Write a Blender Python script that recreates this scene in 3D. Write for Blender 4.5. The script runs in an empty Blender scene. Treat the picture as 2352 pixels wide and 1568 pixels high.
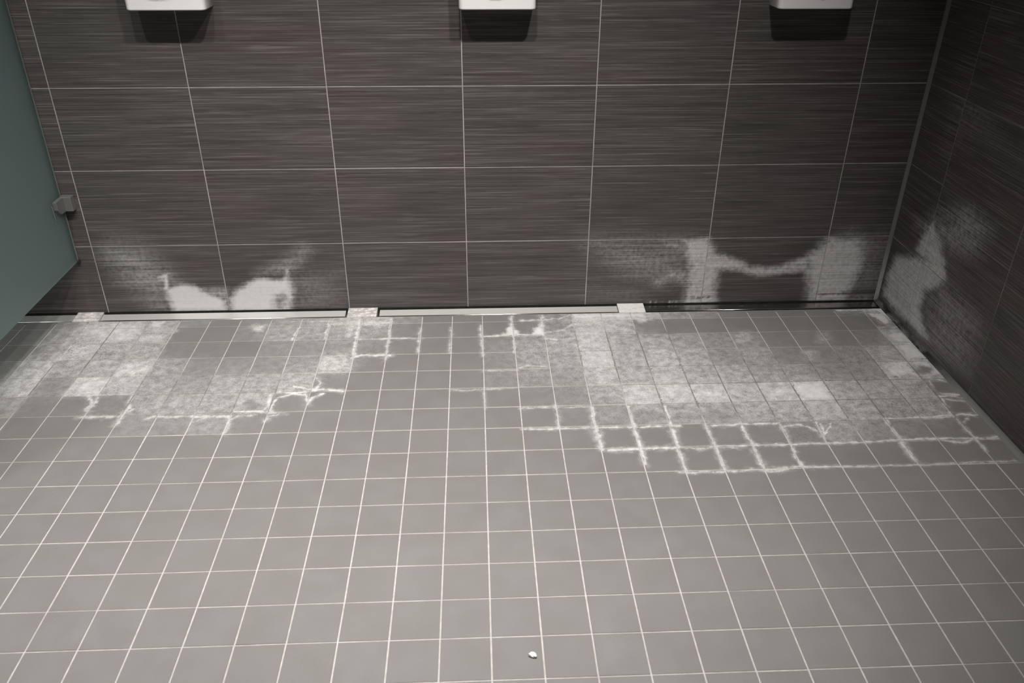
import bpy, math, random, mathutils
import numpy as np

random.seed(4)
rng = np.random.default_rng(7)
scene = bpy.context.scene
col = scene.collection

# ------------------------------------------------------------------ camera
FPX = 1917.63                                   # focal length in pixels of the 2352 x 1568 frame
cam_data = bpy.data.cameras.new('camera')
cam_data.sensor_fit = 'HORIZONTAL'
cam_data.sensor_width = 36.0
cam_data.lens = FPX * 36.0 / 2352.0
cam_data.clip_start = 0.02
cam_data.dof.use_dof = True
cam_data.dof.focus_distance = 2.75
cam_data.dof.aperture_fstop = 5.6
cam = bpy.data.objects.new('camera', cam_data)
cam.location = (-0.01355, -2.54726, 1.32553)
cam.rotation_euler = (1.049095, -0.004030, -0.043688)
col.objects.link(cam)
scene.camera = cam

# ------------------------------------------------------------------ world, exposure
world = bpy.data.worlds.new('world')
scene.world = world
world.use_nodes = True
world.node_tree.nodes['Background'].inputs[0].default_value = (0.9, 0.95, 1.0, 1)
world.node_tree.nodes['Background'].inputs[1].default_value = 0.004
scene.view_settings.view_transform = 'Standard'
scene.view_settings.look = 'None'
scene.view_settings.gamma = 1.0
scene.view_settings.use_curve_mapping = False
scene.view_settings.exposure = 0.0
scene.cycles.max_bounces = 5
scene.cycles.diffuse_bounces = 2
scene.cycles.glossy_bounces = 3
scene.cycles.transmission_bounces = 4
scene.cycles.transparent_max_bounces = 4

# ------------------------------------------------------------------ the room's downlights
CEIL = 2.55
LIGHT_Y = -1.40
LIGHT_X = (-1.60, -1.06, -0.55, -0.03, 0.48)
LIGHT_W = 258.0
LIGHT_SHARE = (0.40, 0.42, 0.48, 1.0, 0.98)        # the three on the left are dimmer
lamps = []
AIM = mathutils.Vector((-0.13, 0.275, -0.95)).to_track_quat('-Z', 'Y').to_euler()   # tipped towards the wall
for lx, share in zip(LIGHT_X, LIGHT_SHARE):
    ld = bpy.data.lights.new('downlight_bulb', 'SPOT')
    ld.energy = LIGHT_W * share
    ld.color = (1.0, 0.972, 0.948)
    ld.spot_size = math.radians(83)
    ld.spot_blend = 1.0
    ld.shadow_soft_size = 0.055
    lo = bpy.data.objects.new('downlight_bulb', ld)
    lo.location = (0, 0, -0.012)
    lo.rotation_euler = AIM
    col.objects.link(lo)
    lamps.append(lo)

# ------------------------------------------------------------------ layout (metres)
P = 0.1                    # floor tile pitch
FY0 = 0.010                # floor joint r lies at y = -(FY0 + r * P)
WX0, WW = -1.25823, 0.40347      # back wall: vertical joint v at x = WX0 + v * WW
WZ0, WH = 0.24202, 0.25091       # joint h at z = WZ0 + (h - 1) * WH
SX = 1.37848               # right wall plane
SY0 = 0.21267              # right wall: joint s at y = -(SY0 + s * WW)
LEFT_X, FRONT_Y = -3.27, -4.25
R_FRONT = 0.50             # the floor tiling starts here, drain channel behind


def floor_xy(c, r):
    return c * P, -(FY0 + r * P)


# ---- pixel of the photograph -> tile units on floor / back wall / right wall.
# (The lens bends lines a little, so this uses the lens' own constants.)
class Lens:
    f, k = 1898.05, -0.0905473
    C = np.array([-0.01388189, -2.48576518, 1.27504642])
    rx, ry, rz = 1.05514747, -0.00507263, -0.04506417
    y0, wx0, ww, wz0, wh, sx, sy0 = 0.00473555, -1.25967317, 0.403858555, 0.242445542, 0.253146017, 1.39161176, 0.213240566


def _rot(rx, ry, rz):
    cx, sx, cy, sy, cz, sz = math.cos(rx), math.sin(rx), math.cos(ry), math.sin(ry), math.cos(rz), math.sin(rz)
    Rx = np.array([[1, 0, 0], [0, cx, -sx], [0, sx, cx]])
    Ry = np.array([[cy, 0, sy], [0, 1, 0], [-sy, 0, cy]])
    Rz = np.array([[cz, -sz, 0], [sz, cz, 0], [0, 0, 1]])
    return Rz @ Ry @ Rx


_R = _rot(Lens.rx, Lens.ry, Lens.rz)


def _ray(x, y):
    a, b = (x - 1176) / Lens.f, -(y - 784) / Lens.f
    rd = math.hypot(a, b)
    ru = rd
    for _ in range(25):
        ru = rd / (1 + Lens.k * ru * ru)
    s = ru / rd if rd > 0 else 1
    return _R @ np.array([a * s, b * s, -1.0])


def px_floor(x, y):
    d = _ray(x, y)
    q = Lens.C - Lens.C[2] / d[2] * d
    return q[0] / P, (-q[1] - Lens.y0) / P


def px_wall(x, y):
    d = _ray(x, y)
    q = Lens.C - Lens.C[1] / d[1] * d
    return (q[0] - Lens.wx0) / Lens.ww, (q[2] - Lens.wz0) / Lens.wh + 1


def px_side(x, y):
    d = _ray(x, y)
    q = Lens.C + (Lens.sx - Lens.C[0]) / d[0] * d
    return (-q[1] - Lens.sy0) / Lens.ww, (q[2] - Lens.wz0) / Lens.wh + 1


# ------------------------------------------------------------------ material helpers
def new_mat(name):
    m = bpy.data.materials.new(name)
    m.use_nodes = True
    nt = m.node_tree
    return m, nt, nt.nodes['Principled BSDF']


def N(nt, kind, **kw):
    n = nt.nodes.new(kind)
    for k, v in kw.items():
        setattr(n, k, v)
    return n


def L(nt, a, b):
    nt.links.new(a, b)


def put(nt, sock, v):
    if hasattr(v, 'is_output'):
        L(nt, v, sock)
    else:
        sock.default_value = v


def mth(nt, op, a, b=0.0, c=0.0, clamp=False):
    n = N(nt, 'ShaderNodeMath', operation=op, use_clamp=clamp)
    put(nt, n.inputs[0], a)
    put(nt, n.inputs[1], b)
    put(nt, n.inputs[2], c)
    return n.outputs[0]


def mixc(nt, f, a, b, blend='MIX'):
    n = N(nt, 'ShaderNodeMix', data_type='RGBA', blend_type=blend)
    put(nt, n.inputs[0], f)
    put(nt, n.inputs[6], a if hasattr(a, 'is_output') else (*a, 1))
    put(nt, n.inputs[7], b if hasattr(b, 'is_output') else (*b, 1))
    return n.outputs[2]


def noise(nt, vec, scale, detail=3.0, rough=0.55, dist=0.0):
    n = N(nt, 'ShaderNodeTexNoise')
    if vec is not None:
        L(nt, vec, n.inputs['Vector'])
    n.inputs['Scale'].default_value = scale
    n.inputs['Detail'].default_value = detail
    n.inputs['Roughness'].default_value = rough
    n.inputs['Distortion'].default_value = dist
    return n.outputs['Fac']


def remap(nt, v, a, b, c=0.0, d=1.0, smooth=False):
    n = N(nt, 'ShaderNodeMapRange', interpolation_type='SMOOTHSTEP' if smooth else 'LINEAR')
    put(nt, n.inputs[0], v)
    for i, x in enumerate((a, b, c, d)):
        n.inputs[1 + i].default_value = x
    return n.outputs[0]


def position(nt):
    return N(nt, 'ShaderNodeNewGeometry').outputs['Position']


def attr(nt, name):
    return N(nt, 'ShaderNodeAttribute', attribute_name=name).outputs['Fac']


def bump(nt, bsdf, h, strength, dist):
    b = N(nt, 'ShaderNodeBump')
    b.inputs['Strength'].default_value = strength
    b.inputs['Distance'].default_value = dist
    L(nt, h, b.inputs['Height'])
    L(nt, b.outputs[0], bsdf.inputs['Normal'])


def scaled(nt, vec, s, off=None):
    n = N(nt, 'ShaderNodeMapping')
    L(nt, vec, n.inputs[0])
    n.inputs['Scale'].default_value = s
    if off is not None:
        L(nt, off, n.inputs['Location'])
    return n.outputs[0]


CHALK = (0.60, 0.585, 0.56)


def grainy(nt, s, pos, f1, f2, a1, a2):
    """deposit density -> patchy cover: noise breaks up the middle densities"""
    mid = mth(nt, 'MULTIPLY', mth(nt, 'MULTIPLY', s, mth(nt, 'SUBTRACT', 1.0, s)), 4.0)
    n1 = mth(nt, 'SUBTRACT', noise(nt, pos, f1, 2, 0.65), 0.5)
    n2 = mth(nt, 'SUBTRACT', noise(nt, pos, f2, 3, 0.62), 0.5)
    d = mth(nt, 'ADD', mth(nt, 'MULTIPLY', n1, a1), mth(nt, 'MULTIPLY', n2, a2))
    return mth(nt, 'ADD', s, mth(nt, 'MULTIPLY', d, mid), clamp=True)


def floor_tile_material():
    m, nt, b = new_mat('matt grey floor tile')
    pos = position(nt)
    rnd = N(nt, 'ShaderNodeObjectInfo').outputs['Random']
    fine = noise(nt, pos, 700, 1, 0.6)
    mid = noise(nt, pos, 14, 1, 0.5)
    base = mixc(nt, remap(nt, mid, 0.35, 0.65), (0.158, 0.150, 0.144), (0.170, 0.165, 0.158))
    base = mixc(nt, remap(nt, rnd, 0, 1, 0.0, 0.35), base, (0.168, 0.153, 0.148))
    base = mixc(nt, remap(nt, fine, 0.30, 0.72, 0, 0.30), base, (0.26, 0.25, 0.235))
    st = grainy(nt, attr(nt, 'stain'), pos, 210, 42, 0.95, 1.25)
    chalk = mixc(nt, noise(nt, pos, 40, 1), (0.58, 0.57, 0.555), (0.78, 0.77, 0.755))
    colr = mixc(nt, mth(nt, 'MULTIPLY', st, 0.95), base, chalk)
    speck = mth(nt, 'MULTIPLY', attr(nt, 'speck'), remap(nt, noise(nt, pos, 150, 3, 0.65), 0.55, 0.64, 0, 0.8), clamp=True)
    colr = mixc(nt, speck, colr, (0.10, 0.085, 0.08))
    L(nt, colr, b.inputs['Base Color'])
    L(nt, remap(nt, st, 0, 1, 0.50, 0.75), b.inputs['Roughness'])
    b.inputs['Specular IOR Level'].default_value = 0.5
    bump(nt, b, fine, 0.2, 0.0006)
    return m


def grout_material():
    m, nt, b = new_mat('cream cement grout')
    pos = position(nt)
    n1 = noise(nt, pos, 60, 4, 0.6)
    n2 = noise(nt, pos, 5, 2, 0.5)
    base = mixc(nt, remap(nt, n1, 0.3, 0.7), (0.37, 0.352, 0.325), (0.52, 0.50, 0.47))
    base = mixc(nt, remap(nt, n2, 0.45, 0.68, 0, 0.45), base, (0.33, 0.31, 0.28))
    dk = mth(nt, 'MULTIPLY', attr(nt, 'dirt'), remap(nt, noise(nt, pos, 35, 4, 0.65), 0.30, 0.55, 0.3, 1.0))
    colr = mixc(nt, dk, base, (0.115, 0.10, 0.088))
    L(nt, colr, b.inputs['Base Color'])
    b.inputs['Roughness'].default_value = 0.8
    return m


def wall_tile_material(axis):
    """dark brown-grey tile with fine horizontal combed streaks; axis = 0 back wall, 1 right wall"""
    m, nt, b = new_mat('dark streaked wall tile')
    tc = N(nt, 'ShaderNodeTexCoord').outputs['Object']
    rnd = N(nt, 'ShaderNodeObjectInfo').outputs['Random']
    comb = N(nt, 'ShaderNodeCombineXYZ')
    for i, k in enumerate((13.0, 7.0, 29.0)):
        L(nt, mth(nt, 'MULTIPLY', rnd, k), comb.inputs[i])
    off = comb.outputs[0]
    lng = (3.5, 1, 300.0) if axis == 0 else (1, 3.5, 300.0)
    lng2 = (2.2, 1, 70.0) if axis == 0 else (1, 2.2, 70.0)
    lng3 = (9.0, 1, 520.0) if axis == 0 else (1, 9.0, 520.0)
    s1 = noise(nt, scaled(nt, tc, lng, off), 1, 2, 0.6)
    s2 = noise(nt, scaled(nt, tc, lng2, off), 1, 1, 0.6)
    s3 = noise(nt, scaled(nt, tc, lng3, off), 1, 1, 0.6)
    hue = noise(nt, scaled(nt, tc, (3, 3, 6), off), 1, 2)
    base = mixc(nt, remap(nt, hue, 0.38, 0.62), (0.064, 0.060, 0.055), (0.073, 0.060, 0.059))
    base = mixc(nt, remap(nt, s2, 0.35, 0.65, 0, 0.55), base, (0.096, 0.087, 0.083))
    base = mixc(nt, remap(nt, s1, 0.30, 0.50, 0.65, 0.0), base, (0.034, 0.031, 0.029))
    base = mixc(nt, remap(nt, s1, 0.56, 0.74, 0, 0.75), base, (0.185, 0.170, 0.158))
    base = mixc(nt, remap(nt, s3, 0.60, 0.75, 0, 0.5), base, (0.17, 0.156, 0.145))
    pos = position(nt)
    # limescale: broken into streaks by the combed relief
    s = attr(nt, 'stain')
    mid = mth(nt, 'MULTIPLY', mth(nt, 'MULTIPLY', s, mth(nt, 'SUBTRACT', 1.0, s)), 4.0)
    d = mth(nt, 'ADD', mth(nt, 'MULTIPLY', mth(nt, 'SUBTRACT', s1, 0.5), 0.9),
            mth(nt, 'MULTIPLY', mth(nt, 'SUBTRACT', noise(nt, pos, 75, 3, 0.65), 0.5), 1.0))
    st = mth(nt, 'ADD', s, mth(nt, 'MULTIPLY', d, mid), clamp=True)
    colr = mixc(nt, mth(nt, 'MULTIPLY', st, 0.92), base, (0.70, 0.69, 0.685))
    L(nt, colr, b.inputs['Base Color'])
    L(nt, remap(nt, st, 0, 1, 0.42, 0.8), b.inputs['Roughness'])
    b.inputs['Specular IOR Level'].default_value = 0.4
    bump(nt, b, s1, 0.35, 0.0008)
    return m


def plain(name, c, rough=0.5, metal=0.0, var=0.0, scale=30, spec=0.5, bumps=0.0):
    m, nt, b = new_mat(name)
    pos = position(nt)
    n = noise(nt, pos, scale, 4, 0.6)
    lo = tuple(x * (1 - var) for x in c)
    hi = tuple(min(1, x * (1 + var)) for x in c)
    L(nt, mixc(nt, remap(nt, n, 0.3, 0.7), lo, hi), b.inputs['Base Color'])
    b.inputs['Roughness'].default_value = rough
    b.inputs['Metallic'].default_value = metal
    b.inputs['Specular IOR Level'].default_value = spec
    if bumps:
        bump(nt, b, n, bumps, 0.002)
    return m


def steel_material(name, rough, film=0.0, c=(0.62, 0.60, 0.575), metal=1.0):
    """brushed stainless steel with dried scale on it"""
    m, nt, b = new_mat(name)
    pos = position(nt)
    br = noise(nt, scaled(nt, pos, (6, 900, 900)), 1, 2, 0.6)
    colr = mixc(nt, remap(nt, br, 0.3, 0.7), tuple(x * 0.9 for x in c), c)
    dep = remap(nt, noise(nt, scaled(nt, pos, (14, 60, 60)), 1, 5, 0.65), 0.70 - film, 0.80 - film * 0.5, 0, 0.8)
    L(nt, mixc(nt, dep, colr, (0.52, 0.50, 0.47)), b.inputs['Base Color'])
    L(nt, mth(nt, 'MULTIPLY', mth(nt, 'SUBTRACT', 1.0, dep), metal), b.inputs['Metallic'])
    L(nt, mth(nt, 'ADD', mth(nt, 'MULTIPLY', dep, 0.4), remap(nt, br, 0.3, 0.7, rough, rough + 0.08)), b.inputs['Roughness'])
    return m


def crust_material(name, amount):
    """tile under a crust of limescale"""
    m, nt, b = new_mat(name)
    pos = position(nt)
    n = noise(nt, scaled(nt, pos, (1, 1.6, 1)), 55, 5, 0.65)
    f = remap(nt, n, 0.60 - amount * 0.45, 0.72 - amount * 0.25, 0.25, 1)
    L(nt, mixc(nt, f, (0.27, 0.25, 0.235), (0.66, 0.64, 0.615)), b.inputs['Base Color'])
    b.inputs['Roughness'].default_value = 0.8
    bump(nt, b, n, 0.6, 0.003)
    return m


def frosted_material():
    m, nt, b = new_mat('frosted green-tinted glass')
    pos = position(nt)
    b.inputs['Base Color'].default_value = (0.56, 0.70, 0.69, 1)
    b.inputs['Transmission Weight'].default_value = 0.85
    b.inputs['Roughness'].default_value = 0.55
    b.inputs['IOR'].default_value = 1.35
    bump(nt, b, noise(nt, pos, 1400, 2), 0.15, 0.0004)
    tr = N(nt, 'ShaderNodeBsdfTranslucent')
    tr.inputs[0].default_value = (0.33, 0.45, 0.44, 1)
    mx = N(nt, 'ShaderNodeMixShader')
    mx.inputs[0].default_value = 0.30
    L(nt, b.outputs[0], mx.inputs[1])
    L(nt, tr.outputs[0], mx.inputs[2])
    tp = N(nt, 'ShaderNodeBsdfTransparent')          # a little straight light gets through
    tp.inputs[0].default_value = (0.80, 0.90, 0.88, 1)
    m2 = N(nt, 'ShaderNodeMixShader')
    m2.inputs[0].default_value = 0.22
    L(nt, mx.outputs[0], m2.inputs[1])
    L(nt, tp.outputs[0], m2.inputs[2])
    L(nt, m2.outputs[0], nt.nodes['Material Output'].inputs['Surface'])
    return m


MAT = dict(
    ftile=floor_tile_material(), grout=grout_material(),
    wtile=wall_tile_material(0), stile=wall_tile_material(1),
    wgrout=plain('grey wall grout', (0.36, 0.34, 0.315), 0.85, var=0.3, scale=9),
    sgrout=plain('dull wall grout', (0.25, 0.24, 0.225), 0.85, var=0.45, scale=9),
    ceil=plain('white ceiling paint', (0.45, 0.45, 0.44), 0.9, var=0.02),
    paint=plain('pale wall paint', (0.22, 0.22, 0.215), 0.8, var=0.03),
    steel=steel_material('brushed stainless steel', 0.40, 0.02, (0.78, 0.755, 0.73), 0.6),
    steel_dull=steel_material('scaled stainless steel', 0.42, 0.08, (0.55, 0.53, 0.50), 0.6),
    steel_dark=steel_material('polished stainless steel', 0.16, 0.06, (0.50, 0.485, 0.47)),
    lip=plain('bright steel lip', (0.80, 0.78, 0.75), 0.22, 1.0),
    trough=plain('dark steel trough', (0.05, 0.055, 0.045), 0.5, 0.6, var=0.4),  # near-black steel, also used for the strip under the wall foot
    crust_a=crust_material('tile with light scale', 0.35), crust_b=crust_material('tile with heavy scale', 0.95),
    white=plain('white moulded shell', (0.85, 0.825, 0.81), 0.32, var=0.01),
    chrome=plain('satin chrome', (0.55, 0.55, 0.54), 0.25, 1.0),
    clamp=plain('satin grey metal', (0.21, 0.207, 0.20), 0.42, 0.5, var=0.05, scale=300),
    rubber=plain('black rubber', (0.015, 0.015, 0.015), 0.6),
    glass=frosted_material(),
    glass_edge=plain('ground glass edge', (0.16, 0.19, 0.175), 0.5, var=0.1, spec=0.4),
    scrap=plain('white paper scrap', (0.85, 0.84, 0.82), 0.8, var=0.03, scale=200, bumps=0.3),
)


def sealant(name, c, mould):
    m, nt, b = new_mat(name)
    pos = position(nt)
    n = noise(nt, scaled(nt, pos, (60, 14, 14)), 1, 4, 0.6)
    f = mth(nt, 'MULTIPLY', attr(nt, 'dirt'), remap(nt, n, 0.35, 0.55, 0.25, 1.0))
    L(nt, mixc(nt, f, c, mould), b.inputs['Base Color'])
    b.inputs['Roughness'].default_value = 0.45
    return m


MAT['seal_floor'] = sealant('grey floor sealant with mould', (0.20, 0.195, 0.185), (0.018, 0.017, 0.016))
MAT['seal_wall'] = sealant('pale grey corner sealant', (0.13, 0.125, 0.12), (0.40, 0.39, 0.38))


# ------------------------------------------------------------------ object helpers
def mesh_obj(name, verts, faces, mat, parent=None, smooth=False, attrs=None, mesh=None):
    if mesh is None:
        me = bpy.data.meshes.new(name)
        me.from_pydata([tuple(map(float, v)) for v in verts], [], faces)
        me.update()
        if smooth:
            me.polygons.foreach_set('use_smooth', [True] * len(me.polygons))
        for k, v in (attrs or {}).items():
            a = me.attributes.new(k, 'FLOAT', 'POINT')
            a.data.foreach_set('value', np.asarray(v, dtype=np.float32))
        me.materials.append(mat)
    else:
        me = mesh
    o = bpy.data.objects.new(name, me)
    col.objects.link(o)
    if parent is not None:
        o.parent = parent
    return o


def empty(name, loc=(0, 0, 0)):
    o = bpy.data.objects.new(name, None)
    o.location = loc
    o.empty_display_size = 0.05
    col.objects.link(o)
    return o


def tag(o, label, cat, group=None):
    o['label'] = label
    o['category'] = cat
    if group:
        o['group'] = group
    return o


def struct(o, label, cat):
    o['kind'] = 'structure'
    return tag(o, label, cat)


def box_data(x0, x1, y0, y1, z0, z1):
    v = [(x, y, z) for z in (z0, z1) for y in (y0, y1) for x in (x0, x1)]
    f = [(0, 2, 3, 1), (4, 5, 7, 6), (0, 1, 5, 4), (2, 6, 7, 3), (0, 4, 6, 2), (1, 3, 7, 5)]
    return v, f


def box(name, x0, x1, y0, y1, z0, z1, mat, parent=None, bevel=0.0, seg=2):
    v, f = box_data(x0, x1, y0, y1, z0, z1)
    o = mesh_obj(name, v, f, mat, parent)
    if bevel:
        b = o.modifiers.new('bevel', 'BEVEL')
        b.width = bevel
        b.segments = seg
        o.data.polygons.foreach_set('use_smooth', [True] * len(o.data.polygons))
        b.harden_normals = True
    return o


def slab_grid(u0, u1, v0, v1, nu, nv, thick, cham):
    """A tile lying in the u,v plane facing +w: a grid on top, a chamfer, and sides.
    Returns verts (u, v, w), faces."""
    nu, nv = max(1, nu), max(1, nv)
    us = np.linspace(u0 + cham, u1 - cham, nu + 1)
    vs = np.linspace(v0 + cham, v1 - cham, nv + 1)
    verts = [(u, v, 0.0) for v in vs for u in us]
    idx = lambda i, j: j * (nu + 1) + i
    faces = [(idx(i, j), idx(i + 1, j), idx(i + 1, j + 1), idx(i, j + 1)) for j in range(nv) for i in range(nu)]
    ring = [idx(i, 0) for i in range(nu)] + [idx(nu, j) for j in range(nv)] + \
           [idx(i, nv) for i in range(nu, 0, -1)] + [idx(0, j) for j in range(nv, 0, -1)]
    last = ring
    for dz, grow in ((-cham * 0.8, True), (-thick, True)):
        cur = []
        for k in ring:
            u, v, _ = verts[k]
            uu = u0 if abs(u - us[0]) < 1e-9 else (u1 if abs(u - us[-1]) < 1e-9 else u)
            vv = v0 if abs(v - vs[0]) < 1e-9 else (v1 if abs(v - vs[-1]) < 1e-9 else v)
            verts.append((uu, vv, dz))
            cur.append(len(verts) - 1)
        n = len(ring)
        faces += [(last[i], cur[i], cur[(i + 1) % n], last[(i + 1) % n]) for i in range(n)]
        last = cur
    return np.array(verts), faces


# ------------------------------------------------------------------ limescale: where it lies
def seg_dist(pu, pv, pts):
    d = np.full(pu.shape, 1e9)
    for (a, b), (c, e) in zip(pts[:-1], pts[1:]):
        du, dv = c - a, e - b
        t = np.clip(((pu - a) * du + (pv - b) * dv) / max(du * du + dv * dv, 1e-12), 0, 1)
        d = np.minimum(d, np.hypot(pu - a - t * du, pv - b - t * dv))
    return d


def inside(pu, pv, pts):
    w = np.zeros(pu.shape, bool)
    for (a, b), (c, e) in zip(pts, pts[1:] + pts[:1]):
        if b == e:
            continue
        hit = ((b > pv) != (e > pv)) & (pu < (c - a) * (pv - b) / (e - b) + a)
        w ^= hit
    return w


_LAT = rng.random((64, 64))


def vnoise(u, v):
    """smooth lattice noise, -0.5 .. 0.5"""
    i, j = np.floor(u).astype(int), np.floor(v).astype(int)
    a, b = u - i, v - j
    a, b = a * a * (3 - 2 * a), b * b * (3 - 2 * b)
    g = lambda x, y: _LAT[np.mod(x, 64), np.mod(y, 64)]
    return (g(i, j) * (1 - a) + g(i + 1, j) * a) * (1 - b) + (g(i, j + 1) * (1 - a) + g(i + 1, j + 1) * a) * b - 0.5


def sm(x):
    x = np.clip(x, 0, 1)
    return x * x * (3 - 2 * x)


class Field:
    """A density over a surface, built up from patches ('poly'), streaks ('line') and bare spots ('oval')."""

    def __init__(self, to_uv, origin, zoom, unit=1.0, ragged=1.0):
        self.to_uv, self.items, self.unit, self.ragged = to_uv, [], unit, ragged
        self.view(origin, zoom)

    thin = 0.60

    def view(self, origin, zoom):
        self.o, self.z = origin, zoom
        return self

    def uv(self, pts):
        return [self.to_uv(self.o[0] + x / self.z, self.o[1] + y / self.z) for x, y in pts]

    def poly(self, val, soft, *pts, mode='max'):
        self.items.append(('poly', val, soft, self.uv(pts), mode))
        return self

    def line(self, val, width, *pts, mode='max'):
        self.items.append(('line', val, width, self.uv(pts), mode))
        return self

    def oval(self, val, cx, cy, rx, ry, soft=0.35, mode='set'):
        pts = [(cx + rx * math.cos(t), cy + ry * math.sin(t)) for t in np.linspace(0, 2 * math.pi, 20, endpoint=False)]
        self.items.append(('poly', val, soft * 0.5, self.uv(pts), mode))
        return self

    def eval(self, pu, pv, base):
        s = base.copy()
        k_, g_ = 1.0 / self.unit, self.unit * self.ragged
        a, b = pu * k_, pv * k_
        n1 = vnoise(a * 9 + 3, b * 9 + 7)
        n2 = vnoise(a * 23 + 9, b * 23 + 2)
        wu = vnoise(a * 3.3, b * 3.3 + 11), vnoise(a * 11, b * 11 + 5)
        wv = vnoise(a * 3.3 + 31, b * 3.3), vnoise(a * 11 + 17, b * 11 + 40)
        lu, lv = pu + g_ * (0.05 * wu[0] + 0.03 * wu[1]), pv + g_ * (0.05 * wv[0] + 0.03 * wv[1])
        pu, pv = pu + g_ * (0.12 * wu[0] + 0.09 * wu[1]), pv + g_ * (0.12 * wv[0] + 0.09 * wv[1])
        for kind, val, w, pts, mode in self.items:
            a = np.array(pts)
            m = 3.5 * w + 0.08 * self.unit
            k = (pu > a[:, 0].min() - m) & (pu < a[:, 0].max() + m) & (pv > a[:, 1].min() - m) & (pv < a[:, 1].max() + m)
            if not k.any():
                continue
            u, v = pu[k], pv[k]
            if kind == 'line':
                d = seg_dist(lu[k], lv[k], pts)
                rag = 1.0 + 1.1 * n1[k] + 0.9 * n2[k]
                f = sm(1.25 - d / (w * self.thin * rag)) * (0.92 + 0.4 * n1[k])
                if mode == 'max':
                    f = np.maximum(f, 0.36 * sm(1.0 - d / (w * 2.2 * (1 + n1[k]))))
            else:
                d = seg_dist(u, v, pts + pts[:1])
                d = np.where(inside(u, v, pts), -d, d)
                f = sm(0.5 - d / (2 * w))
            s[k] = np.maximum(s[k], val * f) if mode == 'max' else s[k] * (1 - f) + val * f
        return s


# Overall cover of each floor tile, in tenths; columns -15 .. 13, rows 0 .. 7 away from the drain
COVER = [
    '03765201346630001388743100037',
    '14674002444410001476100000004',
    '04753110223210024575543311127',
    '16547422236100024475653422358',
    '36386434451000023365655443377',
    '33111444520000001247776795563',
    '00000223100000000124445565451',
    '00000000000000000000001143210',
]
C_FIRST = -15
GRID = np.zeros((len(COVER) + 4, 34))
for r_, row in enumerate(COVER):
    for k_, ch in enumerate(row[:29]):
        GRID[r_ + 1, k_ + 1] = (int(ch) / 10) ** 1.6


def grid_at(c, r):
    """smooth neighbour blend of the tile cover"""
    gx = np.clip(c - C_FIRST + 0.5, 0, GRID.shape[1] - 1.001)
    gy = np.clip(r + 0.5, 0, GRID.shape[0] - 1.001)
    i, j = np.floor(gx).astype(int), np.floor(gy).astype(int)
    fx, fy = gx - i, gy - j
    g = GRID
    return (g[j, i] * (1 - fx) + g[j, i + 1] * fx) * (1 - fy) + (g[j + 1, i] * (1 - fx) + g[j + 1, i + 1] * fx) * fy


def tile_level(c, r):
    j, i = int(r) + 1, int(math.floor(c)) - C_FIRST + 1
    return GRID[j, i] if 0 <= j < GRID.shape[0] and 0 <= i < GRID.shape[1] else 0.0


FL = Field(px_floor, (0, 700), 3.0)
# --- left patch
FL.poly(.68, .35, (600, 130), (820, 115), (1010, 115), (990, 190), (900, 250), (850, 250), (700, 260), (540, 215))
FL.poly(.66, .35, (520, 265), (730, 255), (640, 370), (420, 372))
FL.oval(.45, 1090, 175, 110, 22)
FL.poly(.62, .22, (960, 205), (1140, 200), (1130, 245), (950, 250))
FL.poly(.80, .15, (1040, 120), (1130, 118), (1110, 150), (1040, 152))
FL.poly(.35, .3, (850, 260), (1130, 252), (1075, 355), (860, 362), mode='set')
FL.poly(.78, .35, (940, 420), (1050, 380), (1010, 480), (790, 484), (860, 380), (890, 378))
FL.oval(.45, 700, 420, 90, 40, .7)
FL.oval(.10, 390, 555, 75, 38, .6)
FL.poly(.70, .35, (540, 505), (760, 495), (690, 605), (470, 612))
FL.line(.75, .13, (615, 622), (640, 660), (610, 715), (680, 640))
FL.oval(.02, 510, 690, 95, 55, .4)
FL.oval(.05, 760, 690, 95, 52, .4)
FL.line(.60, .11, (550, 765), (700, 762), (820, 766))
FL.line(.65, .12, (900, 630), (880, 700), (830, 770), (800, 815))
FL.line(.70, .10, (870, 735), (905, 715))
FL.line(.45, .12, (1010, 775), (1060, 765), (1200, 768), (1300, 762))
FL.line(.65, .14, (1310, 765), (1450, 768), (1560, 765))
FL.line(.45, .10, (1320, 800), (1380, 780), (1420, 775))
FL.line(.50, .12, (1560, 760), (1545, 820), (1520, 880))
FL.line(.50, .10, (1560, 790), (1620, 765), (1720, 757))
FL.oval(.05, 1712, 685, 52, 40, .35)
FL.line(.75, .09, (1590, 735), (1720, 732), (1830, 735), (1940, 738))
FL.line(.70, .10, (1840, 620), (1830, 690), (1800, 720))
FL.line(.80, .08, (1830, 745), (1850, 690), (1890, 640), (1990, 612), (2080, 620), (2095, 670))
FL.oval(.02, 1970, 690, 92, 55, .25)
FL.line(.85, .08, (1870, 600), (2000, 605), (2100, 598), (2200, 580), (2350, 598))
FL.line(.80, .08, (2000, 560), (2100, 585), (2160, 580), (2180, 540), (2140, 500))
FL.line(.75, .08, (2090, 690), (2120, 640), (2200, 612))
FL.line(.60, .08, (1800, 800), (1830, 765), (1900, 752))
FL.poly(.72, .25, (1730, 145), (1810, 140), (1800, 180), (1740, 180))
FL.line(.70, .08, (2040, 150), (1995, 240))
FL.line(.70, .09, (2250, 110), (2220, 230))
FL.poly(.52, .3, (2190, 350), (2350, 345), (2350, 465), (2160, 465))
FL.line(.55, .09, (1990, 115), (2300, 110))
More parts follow.
